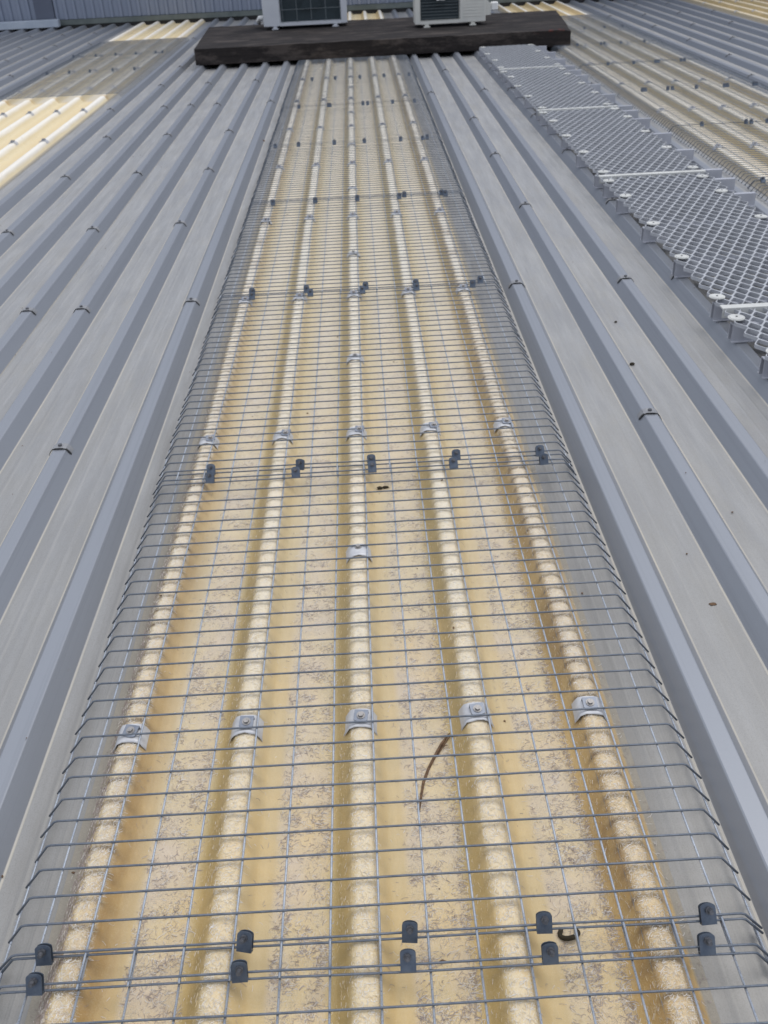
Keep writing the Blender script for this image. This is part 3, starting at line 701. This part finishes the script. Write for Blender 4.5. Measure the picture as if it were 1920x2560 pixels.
# ------------------------------------------------------------------ air conditioners
def ac(x0, x1, yf, ht, dep, label, kind):
    cxm = (x0+x1)/2; w = x1-x0; zb = .168
    cas = ACW if kind == 1 else ACW2
    root = link('air_conditioner', None, loc=(cxm, yf, .139), label=label, cat='air conditioner', group='outdoor air conditioner units on the plinth')
    z0 = zb-.139; h = w/2
    if kind == 1: ga, gb = -h+.168, h-.062
    else: ga, gb = -h+.052, h-.245
    zb0, zt0 = z0+.028, z0+ht-.05
    b = MB()
    b.box(-h, ga, 0, dep, z0, z0+ht, 0, .008); b.box(gb, h, 0, dep, z0, z0+ht, 0, .008)
    b.box(ga-.004, gb+.004, .003, dep, z0+.001, zb0); b.box(ga-.004, gb+.004, .003, dep, zt0, z0+ht-.001); b.box(ga-.004, gb+.004, dep-.02, dep-.002, zb0-.002, zt0+.002)
    b.obj('casing', cas, root)
    b = MB(); b.box(ga-.003, gb+.003, .10, .115, zb0-.002, zt0+.002); b.obj('coil', ACD, root)
    # fan: hub and three blades
    cz_ = z0+ht*.55; cxx = (ga+gb)/2; rad = min((gb-ga)/2, ht*.4)*.95
    b = MB(); b.tube([(cxx, .05, cz_), (cxx, .085, cz_)], .05, 16)
    for k in range(3):
        a = k*2.094+.5; pts = []
        for (rr_, da, yy) in ((.045, -.25, .06), (rad, -.35, .05), (rad, .5, .08), (.045, .35, .085)):
            pts.append((cxx+rr_*math.cos(a+da), yy, cz_+rr_*math.sin(a+da)))
        pb = [(x, y+.003, z) for x, y, z in pts]
        b.add(pts+pb, [(0, 1, 2, 3), (7, 6, 5, 4), (0, 4, 5, 1), (1, 5, 6, 2), (2, 6, 7, 3), (3, 7, 4, 0)])
    b.obj('fan', ACD, root)
    if kind == 1:
        for k in range(5):
            xx = ga+(gb-ga)*(k+.1)/4.2+.01
            q = MB(); q.tube([(xx, .006, zb0), (xx, .006, zt0)], .0035, 6); q.obj('grille_bar', ACG, root)
        for zz in (zb0+.115, zb0+.33):
            q = MB(); q.tube([(ga, .001, zz), (gb, .001, zz)], .0028, 6); q.obj('grille_bar', ACG, root)
    else:
        for k in range(18):
            zz = zb0+.022+k*.0265
            if zz < zt0:
                q = MB(); q.tube([(ga, .004, zz), (gb, .004, zz)], .0022, 5); q.obj('grille_bar', ACG, root)
        for k in range(20):       # pressed louvre lines of the side panel
            zz = z0+.05+k*.026
            q = MB(); q.box(gb+.03, h-.02, -.0025, .002, zz, zz+.006); q.obj('louvre', ACW2, root)
        q = MB(); q.box(cxx-.048, cxx+.058, -.008, .004, z0+.20, z0+.36, 0, .03); q.obj('badge', WHITE, root)
        # valve cover on the right end
        q = MB(); q.add([(h, .03, z0+.20), (h+.055, .05, z0+.14), (h+.055, .05, z0+.05), (h, .03, z0+.05), (h, .17, z0+.20), (h+.055, .15, z0+.14), (h+.055, .15, z0+.05), (h, .17, z0+.05)],
              [(0, 3, 2, 1), (4, 5, 6, 7), (0, 1, 5, 4), (1, 2, 6, 5), (2, 3, 7, 6)]); q.obj('valve_cover', ACW2, root)
        q = MB(); q.box(h+.057, h+.125, .05, .12, z0+.085, z0+.155, 0, .012); q.obj('valve_cap', WHITE, root)
    for xx in (-h+.11, h-.12):
        q = MB(); q.box(xx-.030, xx+.030, -.018, dep+.02, .0035, .012, 0); q.box(xx-.018, xx+.018, .004, dep-.004, .0125, z0-.001); q.box(xx-.008, xx+.008, -.013, -.001, .0125, .019)
        q.obj('foot', cas, root)
    if kind == 1:
        q = MB(); q.tube([(-h-.005, .16, z0+.07), (-h-.05, .17, z0+.07), (-h-.07, .2, z0+.04), (-h-.075, .4, z0+.01)], .022, 10); q.obj('pipe', WHITE, root, True)
ac(-.842, -.013, 10.62, .70, .32, 'larger grey air conditioner with tall dark fan grille, left on the plinth', 1)
ac(.627, 1.292, 10.08, .56, .28, 'smaller ivory air conditioner with louvred side panel and white badge, right on the plinth', 2)

# ------------------------------------------------------------------ wall behind
def wall():
    a, bb = Vector((-7.5, 14.02, 0)), Vector((8.5, 13.72, 0)); d = (bb-a); L = d.length; ang = math.atan2(d.y, d.x)
    root = link('cladding_wall', None, loc=a, rot=(0, 0, ang), label='tall blue-grey ribbed metal wall standing across the far end of the roof', cat='wall')
    P = .118; sheet = MB(); xs = []
    for k in range(8):
        c = k*P
        xs += [(c, 0), (c+.058, 0), (c+.070, -.022), (c+.102, -.022), (c+.114, 0)]
    xs.append((8*P, 0)); n = len(xs); zs = (.075, 3.6)
    v = [(x, y, z) for z in zs for x, y in xs]; sheet.add(v, [(i, i+1, n+i+1, n+i) for i in range(n-1)])
    sm = sheet.mesh('cladding_sheet', CLAD)
    k = 0
    while k*8*P < L:
        link('cladding_sheet', sm, root, loc=(k*8*P, -.0006*(k % 2), 0)); k += 1
    b = MB(); b.box(0, L, .01, .05, -.02, 3.55); b.obj('wall_backing', FLASH, root)
    b = MB(); b.box(0, L, -.034, -.028, .012, .070); b.box(0, L, -.0275, .0095, .066, .070); b.obj('base_flashing', FLASH, root)
    xo = -4.02-a.x
    b = MB(); b.box(xo, xo+.24, -.040, -.0355, .076, 2.2); b.obj('wall_panel', DOORM, root)
    # black strip put in for the shaded space behind the rib ends
    b = MB(); b.box(0, L, -.02, -.012, -.06, .02); b.obj('dark_gap_strip', MATTBLACK, root)
wall()
b = MB(); b.box(-.9, .9, -.11, .0, 0, .085, 0, .006)
b.obj('flashing_box', BOXM, loc=(-4.62, 13.90, .004), label='pale blue box flashing at the wall foot in the top left corner', cat='flashing')

# ------------------------------------------------------------------ small litter
def lump(name, x, y, z, sx, sy, sz, mat, label, cat, seed=0, rot=0, two=False):
    b = MB(); q = random.Random(seed)
    def blob(ox, oy, kx, ky, kz):
        nu, nv = 9, 5; v, f = [], []
        for j in range(nv+1):
            ph = math.pi*j/nv
            for i in range(nu):
                th = 2*math.pi*i/nu; r_ = 1+q.uniform(-.22, .22)
                v.append((ox+kx*math.sin(ph)*math.cos(th)*r_, oy+ky*math.sin(ph)*math.sin(th)*r_, kz*math.cos(ph)*r_+kz*.8))
        for j in range(nv):
            for i in range(nu): f.append((j*nu+i, j*nu+(i+1) % nu, (j+1)*nu+(i+1) % nu, (j+1)*nu+i)[::-1])
        b.add(v, f)
    if two: blob(-sx*.55, -sy*.25, sx*.55, sy, sz); blob(sx*.45, sy*.1, sx*.62, sy*.7, sz*.9)
    else: blob(0, 0, sx, sy, sz)
    o = b.obj(name, mat, None, True, loc=(x, y, z), rot=(0, 0, rot), label=label, cat=cat); return o
PZ = -H+.0004
b = MB(); q = random.Random(11)
for k in range(420):
    x = q.uniform(-4, 4.5); y = .5+9*q.random()**1.6; sz = q.uniform(.0008, .0026)
    if abs(x) > .35+.62*y: continue
    z = sprof(x)+.0019
    if -H+.004 < z < -.001: continue
    pl = [(x+sz*q.uniform(.5, 1.3)*math.cos(a_), y+sz*q.uniform(.5, 1.3)*math.sin(a_)) for a_ in (0, 1.05, 2.1, 3.14, 4.19, 5.24)]
    b.prism(pl, z, z+sz*.6)
b.obj('dirt_specks', DRUST, roof, kind='stuff')
lump('dropping', .060, 1.958, PZ+.0016, .0135, .0055, .0035, DARK, 'dark brown oblong dropping on the middle skylight just below the second row of wire clips', 'dropping', 1, .05, True)
lump('dropping', .814, 2.590, PZ, .0085, .0055, .004, DARK, 'round dark dropping on the grey metal roof pan nearest the walkway', 'dropping', 2)
lump('dirt_clod', .845, 2.924, PZ, .0045, .0035, .003, DARK, 'tiny dark dirt clod on the metal roof left of the walkway, beyond the round dropping', 'dirt')
lump('dirt_clod', -.537, 6.107, PZ, .011, .008, .006, DRUST, 'brown dirt clod on the metal roof at the left edge of the middle mesh', 'dirt', 4)
lump('dirt_clod', .686, 1.455, PZ, .0075, .0045, .0012, DRUST, 'flat grey-brown dirt spot on the metal roof pan at the right side', 'dirt', 5)
b = MB()                                                     # curled dark snail-like leaf
for k in range(1):
    pts = [(.012*math.cos(a), .009*math.sin(a), .004+.003*math.sin(a*1.5)) for a in np.linspace(2.2, 2.2+4.9, 14)]
    b.tube(pts, [.0012]+[.0034]*12+[.001], 7)
b.obj('curled_leaf', DARK, None, True, loc=(.272, .772, PZ+.0016), label='small dark curled leaf beneath the wires near the bottom right clips', cat='leaf')
b = MB(); b.tube([(-.006, 0, .001), (0, .001, .0025), (.007, .0005, .001)], [.0006, .0022, .0005], 5)
b.obj('leaf_fragment', DRUST, None, True, loc=(.1, .742, PZ+.0016), label='tiny brown leaf fragment between the two lower clip rows', cat='leaf')
tw = [(.147, 1.150), (.139, 1.138), (.130, 1.124), (.118, 1.101), (.107, 1.079), (.096, 1.049), (.090, 1.018), (.0865, .991)]
b = MB(); b.tube([(x-.12, y-1.07, .0022+.0016*math.sin(i*1.1)) for i, (x, y) in enumerate(tw)], [.0006, .0019, .0024, .0025, .0024, .0023, .0019, .0007], 7)
b.tube([(x-.12+.0035, y-1.07-.001, .0020) for x, y in tw[:4]], [.0006, .0013, .0014, .0006], 5)
b.tube([(.130-.12, 1.124-1.07, .002), (.1345-.12, 1.119-1.07, .004), (.1405-.12, 1.1205-1.07, .005)], [.0014, .0010, .0004], 5)
b.obj('twig', TWIG, None, True, loc=(.12, 1.07, PZ+.0016), label='thin curved brown twig lying on the yellow skylight beneath the mesh', cat='twig')

bpy.context.scene.render.film_transparent = False
